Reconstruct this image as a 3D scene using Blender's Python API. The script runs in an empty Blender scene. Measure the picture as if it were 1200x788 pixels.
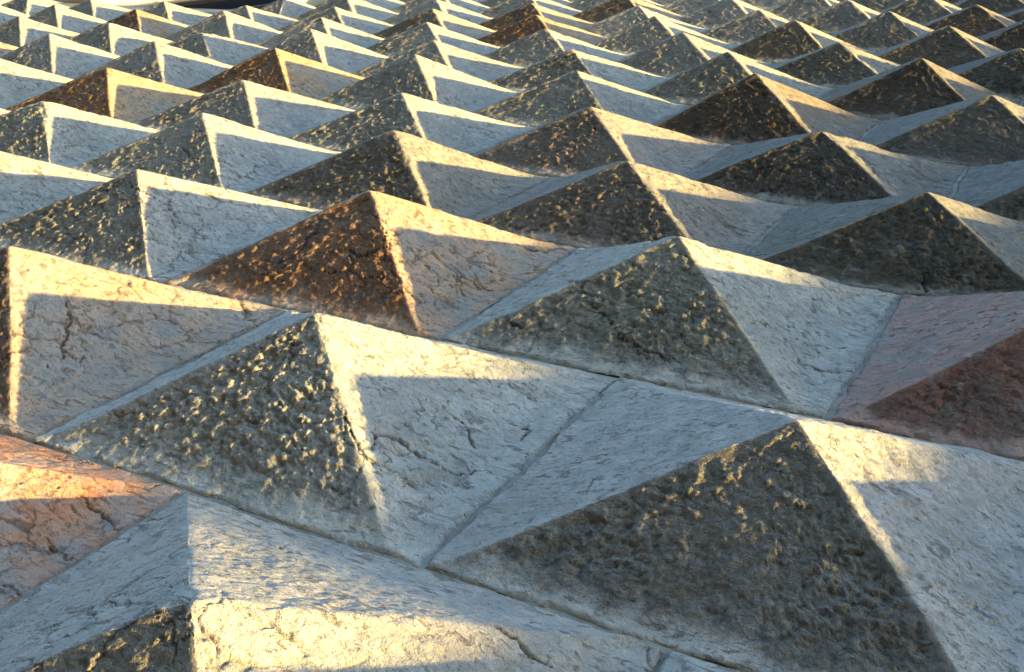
import bpy, math
import numpy as np
from mathutils import Matrix, Vector
C = bpy.context.scene.collection
sc = bpy.context.scene

# ------------------------------------------------------------------ frame of the wall
S = 0.5                 # metres per block width
Z0 = 2.6                # height above the street of the middle of course 0
def W(a, b, c):         # along the wall, up the wall, out of the wall -> world
    return (a*S, -c*S, Z0 + b*S)

# ------------------------------------------------------------------ camera
RR = ((0.8778453759, 0.4786125257, -0.0178198255),
      (0.1716236059, -0.3490827116, -0.9212418783),
      (-0.4471384982, 0.8056496203, -0.3885818517))
CAM = (1.4157799594, -1.6549656482, 1.0576166370)
FPX = 1218.53
cam = bpy.data.cameras.new('camera'); co = bpy.data.objects.new('camera', cam); C.objects.link(co)
def Wv(v): return Vector((v[0], -v[2], v[1]))
r_, d_, f_ = (Wv(v) for v in RR)
M = Matrix((r_, -d_, -f_)).transposed().to_4x4(); M.translation = Vector(W(*CAM))
co.matrix_world = M
cam.sensor_width = 36; cam.lens = 36*FPX/1200.0; cam.clip_start = 0.02; cam.clip_end = 5000
sc.camera = co
sc.render.resolution_x = 1024; sc.render.resolution_y = 672
def pix(a, b, c):
    X = [sum(RR[i][k]*((a, b, c)[k]-CAM[k]) for k in range(3)) for i in range(3)]
    if X[2] < 0.05: return None
    return 600+FPX*X[0]/X[2], 394+FPX*X[1]/X[2]

# ------------------------------------------------------------------ sky and sun
SUN = Wv((0.992, 0.086, 0.077)).normalized()
elev = math.asin(SUN.z); azi = math.atan2(SUN.x, SUN.y)
w = bpy.data.worlds.new('World'); sc.world = w; w.use_nodes = True
nt = w.node_tree; bg = nt.nodes['Background']
sky = nt.nodes.new('ShaderNodeTexSky'); sky.sky_type = 'NISHITA'; sky.sun_disc = False
sky.sun_elevation = elev; sky.sun_rotation = azi
sky.air_density = 1.0; sky.dust_density = 0.6; sky.ozone_density = 2.0
hs = nt.nodes.new('ShaderNodeMix'); hs.data_type = 'RGBA'; hs.blend_type = 'MULTIPLY'; hs.inputs[0].default_value = 1
hs.inputs[7].default_value = (0.77, 0.94, 1.18, 1)      # the photograph's cool white balance
nt.links.new(sky.outputs[0], hs.inputs[6]); nt.links.new(hs.outputs[2], bg.inputs[0]); bg.inputs[1].default_value = 0.15
sl = bpy.data.lights.new('sun', 'SUN'); sl.energy = 4.0; sl.angle = math.radians(0.9); sl.color = (1.0, 0.70, 0.22)
so = bpy.data.objects.new('sun', sl); C.objects.link(so)
so.rotation_euler = SUN.to_track_quat('Z', 'Y').to_euler(); so.location = (6, -3, 8)
sc.view_settings.view_transform = 'Standard'; sc.view_settings.look = 'None'
sc.view_settings.gamma = 1; sc.view_settings.use_curve_mapping = False
sc.view_settings.exposure = 2.45

# ------------------------------------------------------------------ 2-D noise in numpy
def h2(ix, iy, seed):
    n = (ix.astype(np.int64)*374761393 + iy.astype(np.int64)*668265263 + seed*1274126177) & 0xffffffff
    n = ((n ^ (n >> 13))*1274126177) & 0xffffffff
    n = ((n ^ (n >> 16))*2246822519) & 0xffffffff
    return ((n ^ (n >> 15)) & 0xffffff).astype(np.float32)/16777216.0
def vnoise(x, y, seed):
    ix = np.floor(x); iy = np.floor(y); fx = x-ix; fy = y-iy
    fx = fx*fx*fx*(fx*(fx*6-15)+10); fy = fy*fy*fy*(fy*(fy*6-15)+10)
    a = h2(ix, iy, seed); b = h2(ix+1, iy, seed); c = h2(ix, iy+1, seed); d = h2(ix+1, iy+1, seed)
    return ((a*(1-fx)+b*fx)*(1-fy) + (c*(1-fx)+d*fx)*fy)*2-1
def fbm(x, y, f, seed, octv=4, gain=0.5):
    s = 0; a = 1.0; t = 0
    for k in range(octv):
        cs, sn = math.cos(0.7*k+0.3), math.sin(0.7*k+0.3)
        s = s + a*vnoise((x*cs-y*sn)*f+17.3*k, (x*sn+y*cs)*f-9.1*k, seed+k); t += a; a *= gain; f *= 2.03
    return s/t
def worley(x, y, seed):
    ix = np.floor(x); iy = np.floor(y)
    d1 = np.full(x.shape, 9.0, np.float32); d2 = d1.copy(); idv = np.zeros(x.shape, np.float32)
    for dx in (-1, 0, 1):
        for dy in (-1, 0, 1):
            cx = ix+dx; cy = iy+dy
            d = np.hypot(cx+h2(cx, cy, seed)-x, cy+h2(cx, cy, seed+71)-y).astype(np.float32)
            nearer = d < d1
            d2 = np.where(nearer, d1, np.minimum(d2, d)); idv = np.where(nearer, h2(cx, cy, seed+5), idv); d1 = np.where(nearer, d, d1)
    return d1, d2, idv
def sstep(a, b, x):
    t = np.clip((x-a)/(b-a), 0, 1); return t*t*(3-2*t)

# ------------------------------------------------------------------ materials
def nd(t, kind, **kw):
    n = t.nodes.new(kind)
    for k, v in kw.items(): setattr(n, k, v)
    return n
def mat(name):
    m = bpy.data.materials.new(name); m.use_nodes = True; return m, m.node_tree, m.node_tree.nodes['Principled BSDF']
def noise(t, pos, scale, detail=4, rough=0.55, dist=0.0):
    n = nd(t, 'ShaderNodeTexNoise'); n.inputs['Scale'].default_value = scale; n.inputs['Detail'].default_value = detail
    n.inputs['Roughness'].default_value = rough; n.inputs['Distortion'].default_value = dist
    t.links.new(pos, n.inputs['Vector']); return n.outputs['Fac']
def ramp(t, fac, a, b, ca=(0,0,0,1), cb=(1,1,1,1)):
    r = nd(t, 'ShaderNodeValToRGB'); e = r.color_ramp.elements
    e[0].position = a; e[1].position = b; e[0].color = ca; e[1].color = cb
    t.links.new(fac, r.inputs[0]); return r.outputs[0]
def mix(t, fac, a, b, blend='MIX'):
    m = nd(t, 'ShaderNodeMix', data_type='RGBA', blend_type=blend)
    for s, v in ((0, fac), (6, a), (7, b)):
        if hasattr(v, 'links'): t.links.new(v, m.inputs[s])
        else: m.inputs[s].default_value = v
    return m.outputs[2]
def mth(t, op, a, b):
    m = nd(t, 'ShaderNodeMath', operation=op)
    for s, v in ((0, a), (1, b)):
        if hasattr(v, 'links'): t.links.new(v, m.inputs[s])
        else: m.inputs[s].default_value = v
    return m.outputs[0]

def stone_material():
    m, t, b = mat('weathered_limestone')
    pos = nd(t, 'ShaderNodeNewGeometry').outputs['Position']
    oi = nd(t, 'ShaderNodeObjectInfo'); tint = oi.outputs['Color']; block_shade = oi.outputs['Alpha']    # whole-block brightness, carries the shade painted into the upper right
    crk = nd(t, 'ShaderNodeAttribute', attribute_name='crack').outputs['Fac']
    und = nd(t, 'ShaderNodeAttribute', attribute_name='patina_shade').outputs['Fac']
    big = noise(t, pos, 5.5, 6, 0.62, 0.4)
    mid = noise(t, pos, 26, 6, 0.65, 0.6)
    fine = noise(t, pos, 190, 4, 0.7)
    pale = ramp(t, mid, 0.3, 0.72, (0.40, 0.395, 0.38, 1), (0.68, 0.67, 0.64, 1))
    # the stone's own colour lies in veins and patches over the pale limestone
    veins = ramp(t, mth(t, 'ADD', mth(t, 'MULTIPLY', big, 0.55), mth(t, 'MULTIPLY', mid, 0.5)), 0.40, 0.58, (0.12,)*3+(1,), (1,1,1,1))
    col = mix(t, mth(t, 'MULTIPLY', veins, 0.85), pale, mix(t, 1.0, pale, tint, 'MULTIPLY'))
    # brown-grey stain on faces the rain never washes, deepened with painted shade
    crust_shade = mix(t, 1.0, mix(t, 0.55, (1,1,1,1), tint), (0.42, 0.395, 0.355, 1), 'MULTIPLY')
    col = mix(t, mth(t, 'MULTIPLY', und, ramp(t, mth(t, 'ADD', mth(t,'MULTIPLY',big,.5), mth(t,'MULTIPLY',fine,.5)), 0.3, 0.6, (0.6,)*3+(1,), (1,1,1,1))), col, mix(t, 1.0, col, crust_shade, 'MULTIPLY'))
    soot = mth(t, 'MULTIPLY', ramp(t, noise(t, pos, 3.1, 7, 0.68, 0.8), 0.50, 0.66), ramp(t, noise(t, pos, 41, 5, 0.7, 0.6), 0.40, 0.62))
    col = mix(t, mth(t, 'MULTIPLY', soot, 0.42), col, (0.15, 0.14, 0.125, 1))
    shade_rgb = nd(t, 'ShaderNodeCombineColor')
    for k_ in range(3): t.links.new(block_shade, shade_rgb.inputs[k_])
    col = mix(t, 1.0, col, shade_rgb.outputs[0], 'MULTIPLY')
    # lichen specks and pits
    sp = ramp(t, noise(t, pos, 75, 3, 0.6, 1.0), 0.63, 0.70)
    col = mix(t, mth(t, 'MULTIPLY', sp, 0.42), col, (0.13, 0.115, 0.09, 1))
    rust = ramp(t, noise(t, pos, 13, 5, 0.7, 1.2), 0.62, 0.74)
    col = mix(t, mth(t, 'MULTIPLY', rust, 0.40), col, (0.46, 0.25, 0.11, 1))
    white = ramp(t, noise(t, pos, 34, 5, 0.65, 0.8), 0.57, 0.67)
    col = mix(t, mth(t, 'MULTIPLY', white, 0.35), col, (0.62, 0.60, 0.56, 1))
    col = mix(t, mth(t, 'MULTIPLY', ramp(t, fine, 0.3, 0.7), 0.28), col, (0.24, 0.23, 0.21, 1))
    col = mix(t, mth(t, 'MULTIPLY', crk, 0.8), col, (0.045, 0.035, 0.028, 1))
    t.links.new(col, b.inputs['Base Color'])
    b.inputs['Roughness'].default_value = 0.88
    b.inputs['Specular IOR Level'].default_value = 0.25
    mp = nd(t, 'ShaderNodeMapping'); mp.inputs['Rotation'].default_value = (0, math.radians(33), 0); mp.inputs['Scale'].default_value = (0.36, 1, 1.0)
    t.links.new(pos, mp.inputs['Vector'])
    cn = noise(t, mp.outputs[0], 95, 4, 0.62, 0.9)
    crease = mth(t, 'MULTIPLY', mth(t, 'MULTIPLY', ramp(t, cn, 0.36, 0.43, (1,1,1,1), (0,0,0,1)), ramp(t, mid, 0.38, 0.55)), ramp(t, noise(t, pos, 6.5, 4, 0.65), 0.36, 0.58, (.55,.55,.55,1), (1,1,1,1)))
    col = mix(t, mth(t, 'MULTIPLY', crease, 0.62), col, (0.10, 0.085, 0.07, 1))
    t.links.new(col, b.inputs['Base Color'])
    cn2 = noise(t, mp.outputs[0], 230, 3, 0.6, 1.0)
    crease2 = mth(t, 'MULTIPLY', ramp(t, cn2, 0.35, 0.41, (1,1,1,1), (0,0,0,1)), ramp(t, noise(t, pos, 8, 4, 0.6), 0.42, 0.60, (.45,.45,.45,1), (1,1,1,1)))
    col = mix(t, mth(t, 'MULTIPLY', crease2, 0.45), col, (0.12, 0.105, 0.085, 1))
    t.links.new(col, b.inputs['Base Color'])
    crease = mth(t, 'MAXIMUM', crease, mth(t, 'MULTIPLY', crease2, 0.45))
    b0 = nd(t, 'ShaderNodeBump', invert=True); b0.inputs['Strength'].default_value = 0.9; b0.inputs['Distance'].default_value = 0.003
    t.links.new(crease, b0.inputs['Height'])
    b1 = nd(t, 'ShaderNodeBump'); t.links.new(b0.outputs[0], b1.inputs['Normal']); t.links.new(mth(t, 'ADD', 0.55, mth(t, 'MULTIPLY', und, 0.9)), b1.inputs['Strength']); b1.inputs['Distance'].default_value = 0.010
    t.links.new(noise(t, pos, 120, 5, 0.72, 0.5), b1.inputs['Height'])
    b2 = nd(t, 'ShaderNodeBump'); b2.inputs['Strength'].default_value = 0.9; b2.inputs['Distance'].default_value = 0.0014
    t.links.new(noise(t, pos, 520, 3, 0.7), b2.inputs['Height']); t.links.new(b1.outputs[0], b2.inputs['Normal'])
    t.links.new(b2.outputs[0], b.inputs['Normal'])
    return m
def plain_stone(name, c0, c1, scale, bump=0.002):
    m, t, b = mat(name)
    pos = nd(t, 'ShaderNodeNewGeometry').outputs['Position']
    col = ramp(t, noise(t, pos, scale, 7, 0.65, 0.5), 0.3, 0.7, c0+(1,), c1+(1,))
    t.links.new(col, b.inputs['Base Color']); b.inputs['Roughness'].default_value = 0.9
    b1 = nd(t, 'ShaderNodeBump'); b1.inputs['Strength'].default_value = 0.7; b1.inputs['Distance'].default_value = bump
    t.links.new(noise(t, pos, scale*9, 5, 0.7), b1.inputs['Height']); t.links.new(b1.outputs[0], b.inputs['Normal'])
    return m
M_stone = stone_material()
M_mortar = plain_stone('lime_mortar', (0.17, 0.16, 0.145), (0.40, 0.385, 0.355), 45)
M_cream = plain_stone('cream_frame_stone', (0.50, 0.46, 0.36), (0.62, 0.58, 0.46), 9)
M_ground = plain_stone('street_paving', (0.05, 0.048, 0.045), (0.10, 0.095, 0.09), 4, 0.006)
M_glass, t, b = mat('dark_window_glass'); b.inputs['Base Color'].default_value = (0.02, 0.022, 0.025, 1); b.inputs['Roughness'].default_value = 0.9; b.inputs['Specular IOR Level'].default_value = 0.0
M_wood = plain_stone('dark_window_wood', (0.05, 0.035, 0.022), (0.09, 0.062, 0.04), 20)

# ------------------------------------------------------------------ object helpers
def mesh_obj(name, v, quads, m, parent=None, smooth=False):
    me = bpy.data.meshes.new(name)
    v = np.asarray(v, np.float32); f = np.asarray(quads, np.int32)
    me.vertices.add(len(v)); me.vertices.foreach_set('co', v.ravel())
    me.loops.add(f.size); me.loops.foreach_set('vertex_index', f.ravel())
    me.polygons.add(len(f)); me.polygons.foreach_set('loop_start', np.arange(0, f.size, f.shape[1], dtype=np.int32))
    me.polygons.foreach_set('loop_total', np.full(len(f), f.shape[1], np.int32))
    me.update(calc_edges=True)
    me.polygons.foreach_set('use_smooth', np.full(len(f), smooth, bool))
    me.materials.append(m)
    o = bpy.data.objects.new(name, me); C.objects.link(o)
    if parent: o.parent = parent
    return o
def box(a0, a1, b0, b1, c0, c1):
    v = [W(a, b, c) for a in (a0, a1) for b in (b0, b1) for c in (c0, c1)]
    f = [(0,1,3,2), (4,6,7,5), (0,4,5,1), (2,3,7,6), (0,2,6,4), (1,5,7,3)]
    return v, f
def boxes(name, bl, m, parent=None, bev=0.0):
    v = []; f = []
    for B in bl:
        bv, bf = box(*B); k = len(v); v += bv; f += [tuple(i+k for i in q) for q in bf]
    o = mesh_obj(name, v, f, m, parent)
    if bev:
        md = o.modifiers.new('bevel', 'BEVEL'); md.width = bev; md.segments = 2
    return o

# ------------------------------------------------------------------ the coursed pattern of the wall
PK = 0.2282
YB = [-1.285, -0.427, 0.435, 1.296, 2.089, 2.957, 3.813, 4.661, 5.477, 6.319, 7.182, 8.044]   # bed joints, course -1 starts at [0]
def bed(r):                     # lower bed joint of course r
    i = r+1
    if i < 0: return YB[0]+0.86*i
    if i < len(YB): return YB[i]
    return YB[-1]+0.855*(i-len(YB)+1)
RX = dict(zip(range(-1, 9), (-0.003, 0.043, 0.04, 0.042, 0.028, 0.028, 0.109, 0.022, 0.028, 0.015)))
AP = {(0,-1):(-.043,-.013,.015),(0,0):(-.026,-.02,0),(0,1):(.026,-.022,-.009),(-1,.5):(-.003,-.024,-.003),(1,-1.5):(.007,-.024,-.015),(1,-.5):(-.018,.006,.01),(1,.5):(-.013,-.003,.001),(2,-3):(-.008,-.034,-.015),(2,-2):(.002,-.01,-.008),(2,-1):(0,.002,.001),(2,0):(.002,-.026,-.017),(2,1):(-.009,-.027,-.017),(3,-3.5):(-.004,-.015,-.008),(3,-2.5):(.004,-.014,-.014),(3,-1.5):(-.001,-.018,-.014),(3,-.5):(-.008,-.018,-.012),(3,.5):(-.007,-.034,-.026),(4,1):(.014,.002,.001),(4,0):(-.046,.017,.029),(4,-1):(.006,-.002,-.004),(4,-2):(-.013,.014,.022),(4,-3):(-.023,-.004,.016),(4,-4):(-.027,-.014,.014),(4,-5):(-.029,-.019,.018),(5,.5):(.006,.021,.023),(5,-.5):(-.029,-.003,.007),(5,-1.5):(.001,-.019,-.022),(5,-2.5):(.001,-.009,-.011),(5,-3.5):(-.017,.003,.019),(5,-4.5):(-.009,-.033,-.027),(5,-5.5):(-.004,-.008,-.003),(5,-6.5):(-.026,-.026,.01),(6,0):(-.005,-.015,-.019),(6,-1):(-.012,-.007,-.004),(6,-2):(-.01,-.016,-.014),(6,-3):(-.006,-.007,-.004),(6,-4):(.003,.002,0),(6,-5):(-.01,.006,.02),(6,-6):(-.01,-.012,-.001),(6,-7):(-.025,-.026,.008),(7,.5):(.004,.012,.017),(7,-.5):(0,.007,.01),(7,-1.5):(-.039,-.01,.007),(7,-2.5):(-.022,-.023,-.017),(7,-3.5):(.005,.001,-.003),(7,-4.5):(-.001,-.008,-.011),(7,-5.5):(-.001,-.022,-.03),(7,-6.5):(-.017,-.03,-.019),(7,-7.5):(-.016,-.038,-.028),(8,0):(-.009,.004,.009),(8,-2):(-.003,-.007,-.01)}
# tint of the coloured stones, strength of the brown stain and painted shade on undersides, label
TINT = {
 (0,-1):((1.16,.80,.58),1.0,'cream-pink pyramid block with a mottled salmon flank, at the left edge'),
 (-1,-.5):((1.40,.54,.22),.6,'orange-pink cracked pyramid block, bottom left corner'),
 (1,-.5):((1.42,.84,.50),.95,'rust-brown pyramid block with a pinkish right flank'),
 (1,1.5):((1.22,.68,.58),1.2,'red-veined pink pyramid block at the right edge'),
 (2,2):((.85,.60,.44),1.3,'brownish pyramid block at the right edge above the pink one'),
 (3,-3.5):((1.30,.80,.44),1.0,'rust-brown pyramid block in the upper left'),
 (4,-3):((1.25,.76,.36),1.1,'ochre-brown pyramid block with orange tip'),
 (4,-6):((1.1,.66,.38),1.3,None),
 (6,-6):((1.0,.66,.38),1.4,'small ochre-brown pyramid block near the top left'),
 (4,0):((.85,.62,.42),1.3,'dark brown pyramid block in the upper right'),
 (5,.5):((.85,.66,.50),1.3,'brown pyramid block near the right edge'),
 (3,.5):((.84,.80,.76),1.2,None), (3,-.5):((1.0,.84,.76),.8,None), (2,0):((1.0,.88,.8),.9,None),
 (2,-1):((1.0,.88,.76),.9,None), (2,1):((.80,.76,.68),1.3,None),
 (7,-2.5):((1.15,.74,.42),1.4,'small rust-brown pyramid block near the top'),
 (6,0):((.95,.9,.82),1.0,None),(7,.5):((.95,.8,.66),1.1,None),
 (8,-3):((1.0,.70,.48),1.3,None),(9,-2.5):((1.0,.72,.48),1.3,None),(7,-3.5):((1,.85,.7),1,None),
 (8,1):((.95,.75,.6),1.2,None),(9,.5):((.95,.72,.55),1.2,None),(7,-.5):((.95,.78,.6),1.1,None),
 (-1,.5):((1.0,.92,.85),.8,None),
}
PAT_SHADE = {(0,0): .42, (0,1): .8, (2,1): .9, (2,0): .7, (2,-1): .75, (1,.5): .62, (1,1.5): .75, (2,-2): .6}
ROUGH = {(0,0): 1.0, (0,1): .85, (-1,.5): .5, (1,1.5): .8, (1,.5): .9, (2,1): .85, (1,-.5): .95}
CR = {(0,1): .0, (-1,-.5): 1.6, (1,1.5): .15, (0,0): .6, (1,-.5): 1.0, (1,.5): .5}
BRK = {(-1,-.5): .5, (5,-4.5): .9, (2,-3): .45, (0,0): 0, (0,1): 0, (1,.5): 0, (1,-.5): .05, (1,-1.5): .02, (2,0): 0.05, (-1,.5): .1}
rng = np.random.default_rng(11)
grid_cache = {}
def grid(n):
    if n not in grid_cache:
        i, j = np.meshgrid(np.arange(n), np.arange(n), indexing='xy'); k = (j*(n+1)+i).ravel()
        q = np.stack([k, k+1, k+n+2, k+n+1], 1)
        # triangles whose diagonals run with the four ridges
        ii, jj = i.ravel(), j.ravel(); h = n//2
        same = ((ii < h) == (jj < h))
        tri = np.concatenate([np.where(same[:, None], q[:, [0,1,2]], q[:, [0,1,3]]), np.where(same[:, None], q[:, [0,2,3]], q[:, [1,2,3]])])
        grid_cache[n] = tri
    return grid_cache[n]

# the larger cracks, in wall units: half width, course of the crack
CRACKS = [(0.009,[(0.292,-0.198), (0.309,-0.182), (0.333,-0.165), (0.382,-0.165), (0.427,-0.159), (0.472,-0.145), (0.48,-0.112)]), (0.005,[(0.294,-0.195), (0.318,-0.238)]), (0.004,[(0.214,-0.197), (0.293,-0.251), (0.352,-0.265)]), (0.006,[(-0.787,-0.019),(-0.726,-0.071),(-0.693,-0.138),(-0.647,-0.175),(-0.643,-0.224)]), (0.005,[(-0.671,-0.158),(-0.624,-0.147),(-0.627,-0.119)]), (0.012,[(-0.652,0.432),(-0.541,0.347),(-0.521,0.312)]), (0.006,[(-0.165,0.781),(-0.125,0.786),(-0.074,0.724),(-0.048,0.712)]), (0.005,[(-0.125,0.786),(-0.088,0.795),(-0.043,0.786)]), (0.008,[(-0.433,0.663),(-0.366,0.647),(-0.329,0.668),(-0.302,0.696)]), (0.007,[(0.168,0.54), (0.213,0.533), (0.252,0.525)]), (0.006,[(0.346,0.643), (0.423,0.606), (0.507,0.548), (0.585,0.523), (0.679,0.505)]), (0.006,[(0.215,0.784), (0.368,0.647)]), (0.01,[(-0.116,1.118),(-0.066,1.167),(-0.012,1.243), (0.097,1.224)]), (0.005,[(-0.022,-0.074), (0.018,-0.123), (0.025,-0.142)]), (0.01,[(0.336,-0.525), (0.37,-0.539), (0.388,-0.535)]), (0.006,[(0.666,-0.609), (0.692,-0.608), (0.721,-0.602)]), (0.008,[(0.766,-0.58), (0.813,-0.587), (0.847,-0.593), (0.88,-0.582)]), (0.014,[(-0.127,-0.563),(-0.077,-0.57),(-0.036,-0.595),(-0.013,-0.57)]), (0.01,[(-0.056,-0.802),(-0.016,-0.802), (0.007,-0.801), (0.01,-0.778)]), (0.006,[(-0.08,-0.679),(-0.027,-0.695),(-0.019,-0.671)]), (0.006,[(0.922,0.656), (0.989,0.685),(1.054,0.713)]), (0.006,[ (0.897,1.667), (0.882,1.523)]), (0.006,[(1.084,1.37),(1.108,1.318)]), (0.006,[(0.334,-0.008), (0.389,-0.013), (0.434,-0.039)]), (0.005,[(0.425,0.086), (0.486,0.087), (0.492,0.045)]), (0.005,[(-2.815,1.555),(-2.721,1.564),(-2.741,1.656)]), (0.006,[(-1.914,1.51),(-1.83,1.453),(-1.752,1.418)]), (0.006,[(0.747,-0.14), (0.754,-0.192)])]
def crack_lines(X, Y, seed):
    k = 0.024
    wx = X + k*fbm(X, Y, 16, seed, 6, .7); wy = Y + k*fbm(X, Y, 16, seed+1, 6, .7)
    vary = 0.25+0.95*sstep(-.4, .5, fbm(X, Y, 24, seed+2, 4, .65))
    out = np.zeros(X.shape); lo = (X.min(), Y.min()); hi = (X.max(), Y.max())
    for w, pl in CRACKS:
        cx = [p[0] for p in pl]; cy = [p[1] for p in pl]
        if max(cx) < lo[0] or min(cx) > hi[0] or max(cy) < lo[1] or min(cy) > hi[1]: continue
        d = np.full(X.shape, 9.0)
        for i, ((ax, ay), (bx, by)) in enumerate(zip(pl, pl[1:])):
            L2 = (bx-ax)**2+(by-ay)**2+1e-9
            h = np.clip(((wx-ax)*(bx-ax)+(wy-ay)*(by-ay))/L2, 0, 1)
            tt = (i+h)/(len(pl)-1); taper = np.minimum(1, 0.35+3*np.minimum(tt, 1-tt))
            d = np.minimum(d, np.hypot(wx-ax-h*(bx-ax), wy-ay-h*(by-ay))/taper)
        out = np.maximum(out, 1-sstep(0.25, 1.0, d/(0.0008+w*vary*0.72)))
    return out

def block_surface(x0, x1, y0, y1, ax, ay, pk, n, seed, rough, cracky=1.0, broken=0.0):
    u = np.linspace(0, 1, n+1); U, V = np.meshgrid(u, u, indexing='xy'); U = U.ravel(); V = V.ravel()
    g = 0.0035
    x0, x1, y0, y1 = x0+g, x1-g, y0+g, y1-g
    X = np.where(U < .5, x0+(ax-x0)*U*2, ax+(x1-ax)*(U*2-1)); Y = np.where(V < .5, y0+(ay-y0)*V*2, ay+(y1-ay)*(V*2-1))
    eu = np.minimum(U, 1-U)*2; ev = np.minimum(V, 1-V)*2
    t0 = np.minimum(eu, ev)
    mx = np.where(U > .5, 0.15, 0.05); my = 0.045
    # the joints wander a little: neighbours share the same drift
    jw = 1-sstep(0, .5, t0)
    X, Y = X+jw*(0.009*fbm(X, Y, 2.6, 901, 4, .55)), Y+jw*(0.009*fbm(X, Y, 2.6, 902, 4, .55))
    cu = (eu-mx)/(1-mx); cv = (ev-my)/(1-my)
    t = np.minimum(eu, ev); s = np.minimum(cu, cv); e = 0.05
    f = (s+np.sqrt(s*s+e*e))/2; f1 = (1+math.sqrt(1+e*e))/2
    z = pk*f/f1 - pk*0.001
    z = z - pk*0.006*np.exp(-((1-t)/0.012)**2)
    # arrises worn down irregularly
    side = cu < cv
    du = np.abs(cu-cv); worn = 0.5+0.5*fbm(X, Y, 9, seed+40, 3)
    z = z - 0.0022*worn*np.exp(-(du/0.018)**2)*sstep(.08, .3, t)
    nick = sstep(.18, .5, fbm(X, Y, 13, seed+42, 3, .6))*np.exp(-(du/0.035)**2)*sstep(.15, .4, t)
    z = z - (0.0028+0.014*broken)*nick
    tip = np.hypot((X-ax), (Y-ay)); z = z - (0.002+0.024*broken)*np.exp(-(tip/(0.018+0.05*broken))**2)*(0.6+0.8*np.abs(fbm(X, Y, 25, seed+44, 3)))
    bot = ((~side) & (V < .5)); top = ((~side) & (V >= .5)); rgt = (side & (U >= .5)); lft = (side & (U < .5))
    sb = pk*2/(y1-y0); sr = pk*2/(x1-x0)
    nx = np.where(rgt, sr, np.where(lft, -sr, 0.)); ny = np.where(bot, -sb, np.where(top, sb, 0.)); nz = np.ones_like(nx)
    k = sstep(0.0, 0.2, t); nx *= k; ny *= k
    L = np.sqrt(nx*nx+ny*ny+1); nx /= L; ny /= L; nz /= L
    # relief
    ox = (seed*7.31) % 50; px = X+ox; py = Y+ox*0.7
    wx = px + 0.012*fbm(px, py, 14, seed+1, 3); wy = py + 0.012*fbm(px, py, 14, seed+2, 3)
    und = fbm(px, py, 3.3, seed+3, 3)
    a1, a2, ai = worley(wx*42, wy*60, seed+4)
    b1, b2, bi = worley(wx*88+3, wy*104, seed+6)
    lump = (0.75-a1)*(0.35+0.9*ai) ; lump2 = (0.7-b1)*(0.3+0.9*bi)
    f1n = fbm(wx, wy, 24, seed+8, 5, .62); f2n = fbm(px, py, 60, seed+9, 3, .6)
    patch = 0.55+0.75*sstep(-.35, .35, fbm(px, py, 5, seed+12, 2))
    db = (0.0078*(lump-.2) + 0.0062*(lump2-.15) + 0.0068*f1n + 0.0068*f2n)*patch*rough
    rg = 1-np.abs(fbm(wx, wy, 30, seed+10, 4, .6))*2.4
    db = db + (0.0045*(ai-.5)*sstep(0, .18, a2-a1) - 0.0050*np.maximum(rg-.55, 0))*rough
    f3n = fbm(px, py, 95, seed+70, 3, .65); db = db - 0.0060*np.maximum(f3n-.05, 0) + 0.0016*f3n
    db = db-0.0040; db = np.where(db > 0.001, 0.001+(db-0.001)*0.4, db)
    sx = px*0.8+py*0.6; sy = -px*0.6+py*0.8
    st = fbm(sx*0.38, sy, 34, seed+14, 4, .6)
    dr = (0.0030*(lump-.2) + 0.0016*(lump2-.15) + 0.0034*f1n + 0.0028*f2n + 0.0060*np.minimum(st+.10, 0))*(0.6+0.6*patch)*(.4+.6*rough)
    dt = (0.0034*f1n + 0.0030*f2n + 0.0060*np.minimum(st+.10, 0))*rough
    wB = bot.astype(np.float32); 
    d = np.where(bot, db, np.where(rgt, dr, dt))
    d = d*(0.28+0.72*sstep(.06, .22, t))
    d = d*(0.12+0.88*sstep(0.0, 0.10, du))          # keep the arrises readable
    d = d + 0.007*und*sstep(0.0, .3, t)
    # cracks
    cx = px+0.07*fbm(px, py, 5, seed+20, 6, .68); cy = py+0.07*fbm(px, py, 5, seed+21, 6, .68)
    c1, c2, _ = worley(cx*3.0+cy, cy*4.6, seed+22)
    msk = sstep(0.10, .40, fbm(px, py, 3.2, seed+24, 3))*cracky
    wd = 0.005+0.024*sstep(-.3, .7, fbm(px, py, 12, seed+26, 3))
    major = (1-sstep(0.25, 1.0, (c2-c1)/wd))*msk
    cx = px+0.04*fbm(px, py, 10, seed+30, 5, .66); cy = py+0.04*fbm(px, py, 10, seed+31, 5, .66)
    e1, e2, _ = worley(cx*11, cy*12, seed+32)
    minor = (1-sstep(0.2, 1.0, (e2-e1)/np.where(rgt, .075, .055)))*sstep(np.where(rgt, -.22, 0.), np.where(rgt, .25, .35), fbm(px, py, 5, seed+34, 3))
    lines = crack_lines(X, Y, 771)
    crack = np.clip(np.maximum(major, (.2+.45*min(cracky, 1))*minor), 0, 1)
    edge = np.clip(1-np.minimum(eu, ev*(y1-y0)/(x1-x0))/(0.018+0.028*np.maximum(-.4, fbm(px, py, 11, seed+37, 5, .65))), 0, 1)                  # broken rim along the joints
    rim = edge*(0.35+0.65*sstep(-.3, .3, fbm(px, py, 16, seed+36, 3)))
    d = d - 0.0085*major - 0.0050*minor*(.25+.75*min(cracky, 1)) - 0.016*rim
    # spalled hollows
    d = d - 0.008*lines; crack = np.maximum(np.maximum(crack, .75*rim), lines)
    sp = sstep(.42, .62, fbm(px, py, 7, seed+38, 3)); d = d - 0.006*sp*rough
    rimn = fbm(px, py, 8, seed+50, 4, .6)
    z = z + (0.0005+0.006*rimn)*(1-sstep(0.03, .16, t))
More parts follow.
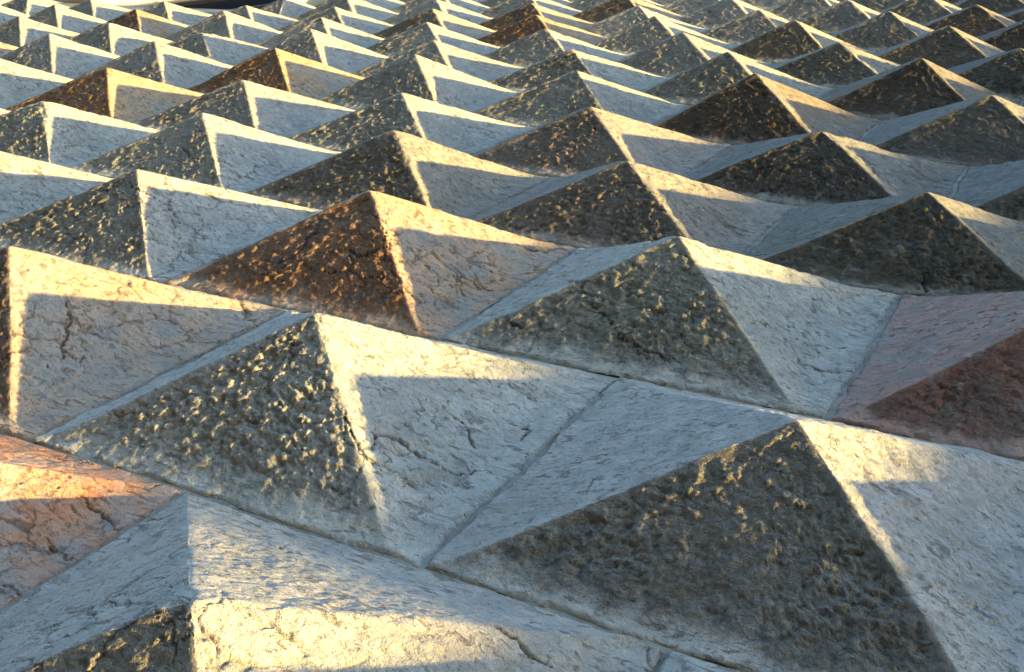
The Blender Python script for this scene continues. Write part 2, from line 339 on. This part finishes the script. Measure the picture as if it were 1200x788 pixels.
    P = np.stack([(X+nx*d)*S, -(z+nz*d)*S, Z0+(Y+ny*d)*S], 1)
    pat_shade = wB*(1-np.exp(-(du/0.01)**2)*.6)*sstep(.02, .15, t + 0.10*f1n + .06*fbm(px, py, 9, seed+60, 3))
    return P, crack, pat_shade

wall = bpy.data.objects.new('palace_facade', None); C.objects.link(wall)
wall['label'] = 'pale stone palace wall faced with staggered rows of pointed pyramid blocks, raked by low sun'
wall['category'] = 'building facade'
# window opening near the far left top (wall units)
WX0, WX1, WY0, WY1 = -9.5, -6.0, 7.195, 11.6
stats = [0, 0]
hid_v = []; hid_f = []; hid_n = 0; hid_c = []; hid_p = []
for r in range(-4, 13):
    y0, y1 = bed(r), bed(r+1)
    off = 0.0 if r % 2 == 0 else 0.5
    rx = RX.get(r, 0.02)
    for k in range(-14, 8):
        xc = k+off
        if xc > 7.6: continue
        x0 = xc-.5+rx; x1 = xc+.5+rx
        if r >= 8 and x1 > WX0 and x0 < WX1:
            if x0 < WX0 and WX0-x0 > .3: x1 = WX0
            elif x1 > WX1 and x1-WX1 > .3: x0 = WX1
            else: continue
        dx, dy, dp = AP.get((r, xc), tuple(rng.normal(0, s) for s in (.008, .01, .01)))
        ax = (x0+x1)/2+dx; ay = (y0+y1)/2+dy; pk = PK+dp
        pts = [pix(*q) for q in ((x0,y0,0),(x1,y0,0),(x1,y1,0),(x0,y1,0),(ax,ay,pk))]
        vis = all(q is not None for q in pts)
        if vis:
            us = [q[0] for q in pts]; vs = [q[1] for q in pts]
            vis = max(us) > -20 and min(us) < 1220 and max(vs) > -14 and min(vs) < 800
            size = max(max(us)-min(us), (max(vs)-min(vs))*1.4)*1024/1200
        seed = (int(r*131+xc*2*17) % 9973)+3
        if vis:
            n = int(min(350, max(20, size/2.25)))//2*2
            P, crack, pat_shade = block_surface(x0, x1, y0, y1, ax, ay, pk, n, seed, ROUGH.get((r, xc), rng.uniform(.7, 1.1)), CR.get((r, xc), rng.uniform(.3, 1.0)), BRK.get((r, xc), max(0, rng.normal(0, .25)-.15)))
            o = mesh_obj('diamond_block', P, grid(n), M_stone, wall, True)
            a = o.data.attributes.new('crack', 'FLOAT', 'POINT'); a.data.foreach_set('value', crack.astype(np.float32))
            tint, pst, lab = TINT.get((r, xc), ((rng.uniform(.98, 1.03), rng.uniform(.975, .99), rng.uniform(.92, .97)), rng.uniform(.5, .85)+.35*sstep(-1.2, .8, xc), None))  # underside darkening grows to the right: shade painted into the colour
            pst = PAT_SHADE.get((r, xc), pst)
            a = o.data.attributes.new('patina_shade', 'FLOAT', 'POINT'); a.data.foreach_set('value', (pat_shade*pst).astype(np.float32))
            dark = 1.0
            if xc >= -1 and r >= 1: dark = rng.uniform(.74, .92) - .34*sstep(-1, 1.2, xc)*sstep(1, 3, r)      # deeper shade of the upper right, put into the block colour
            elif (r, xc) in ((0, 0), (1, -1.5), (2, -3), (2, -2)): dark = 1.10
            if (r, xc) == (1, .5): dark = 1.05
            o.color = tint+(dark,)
            if lab: o['label'] = lab
            stats[0] += 1; stats[1] += n*n*2
        else:
            n = 16
            P, crack, pat_shade = block_surface(x0, x1, y0, y1, ax, ay, pk, n, seed, .8)
            hid_v.append(P); hid_f.append(grid(n)+hid_n); hid_n += len(P); hid_c.append(crack); hid_p.append(pat_shade)
o = mesh_obj('outer_diamond_blocks', np.concatenate(hid_v), np.concatenate(hid_f), M_stone, wall, True)
o['kind'] = 'stuff'
a = o.data.attributes.new('crack', 'FLOAT', 'POINT'); a.data.foreach_set('value', np.concatenate(hid_c).astype(np.float32))
a = o.data.attributes.new('patina_shade', 'FLOAT', 'POINT'); a.data.foreach_set('value', np.concatenate(hid_p).astype(np.float32)*.8)

# masonry behind the blocks: its face is the mortar seen in the joints
yb, yt = bed(-4), bed(13)
boxes('mortar_backing', [(-15, 8.12, yb, WY0-.02, -.5, -.006), (-15, WX0, WY0, yt, -.5, -.006), (WX1, 8.12, WY0, yt, -.5, -.006)], M_mortar, wall)
boxes('plinth', [(-15, 8.12, (0.0-Z0)/S, yb-.12, -.5, .16), (-15, 8.12, yb-.12, yb, -.5, .10)], M_cream, wall, 0.01)

boxes('unseen_shadow_block', [(8.12, 10.2, yb, yt, -.5, .668)], M_cream, wall, 0.01)  # unseen block added beyond the frame to cast shadow on the right-hand blocks

# window
win = bpy.data.objects.new('window', None); C.objects.link(win); win.parent = wall
for q, g_ in ((WX0, .45), (WX1-.2, .2)): boxes('window_jamb', [(q, q+g_, WY0, WY1, -.45, .16)], M_cream, win, 0.008)
for q in (WX0+.45, WX1-.32, (WX0+WX1)/2+.06): boxes('frame', [(q, q+.12, WY0-.02, WY1, -.18, -.10)], M_wood, win)
boxes('pane', [(WX0+.57, WX1-.32, WY0-.02, WY1, -.16, -.145)], M_glass, win)

# ------------------------------------------------------------------ street
n = 2
g = mesh_obj('street', [(-400, -400, 0), (400, -400, 0), (400, 400, 0), (-400, 400, 0)], [(0, 1, 2, 3)], M_ground)
g['kind'] = 'structure'
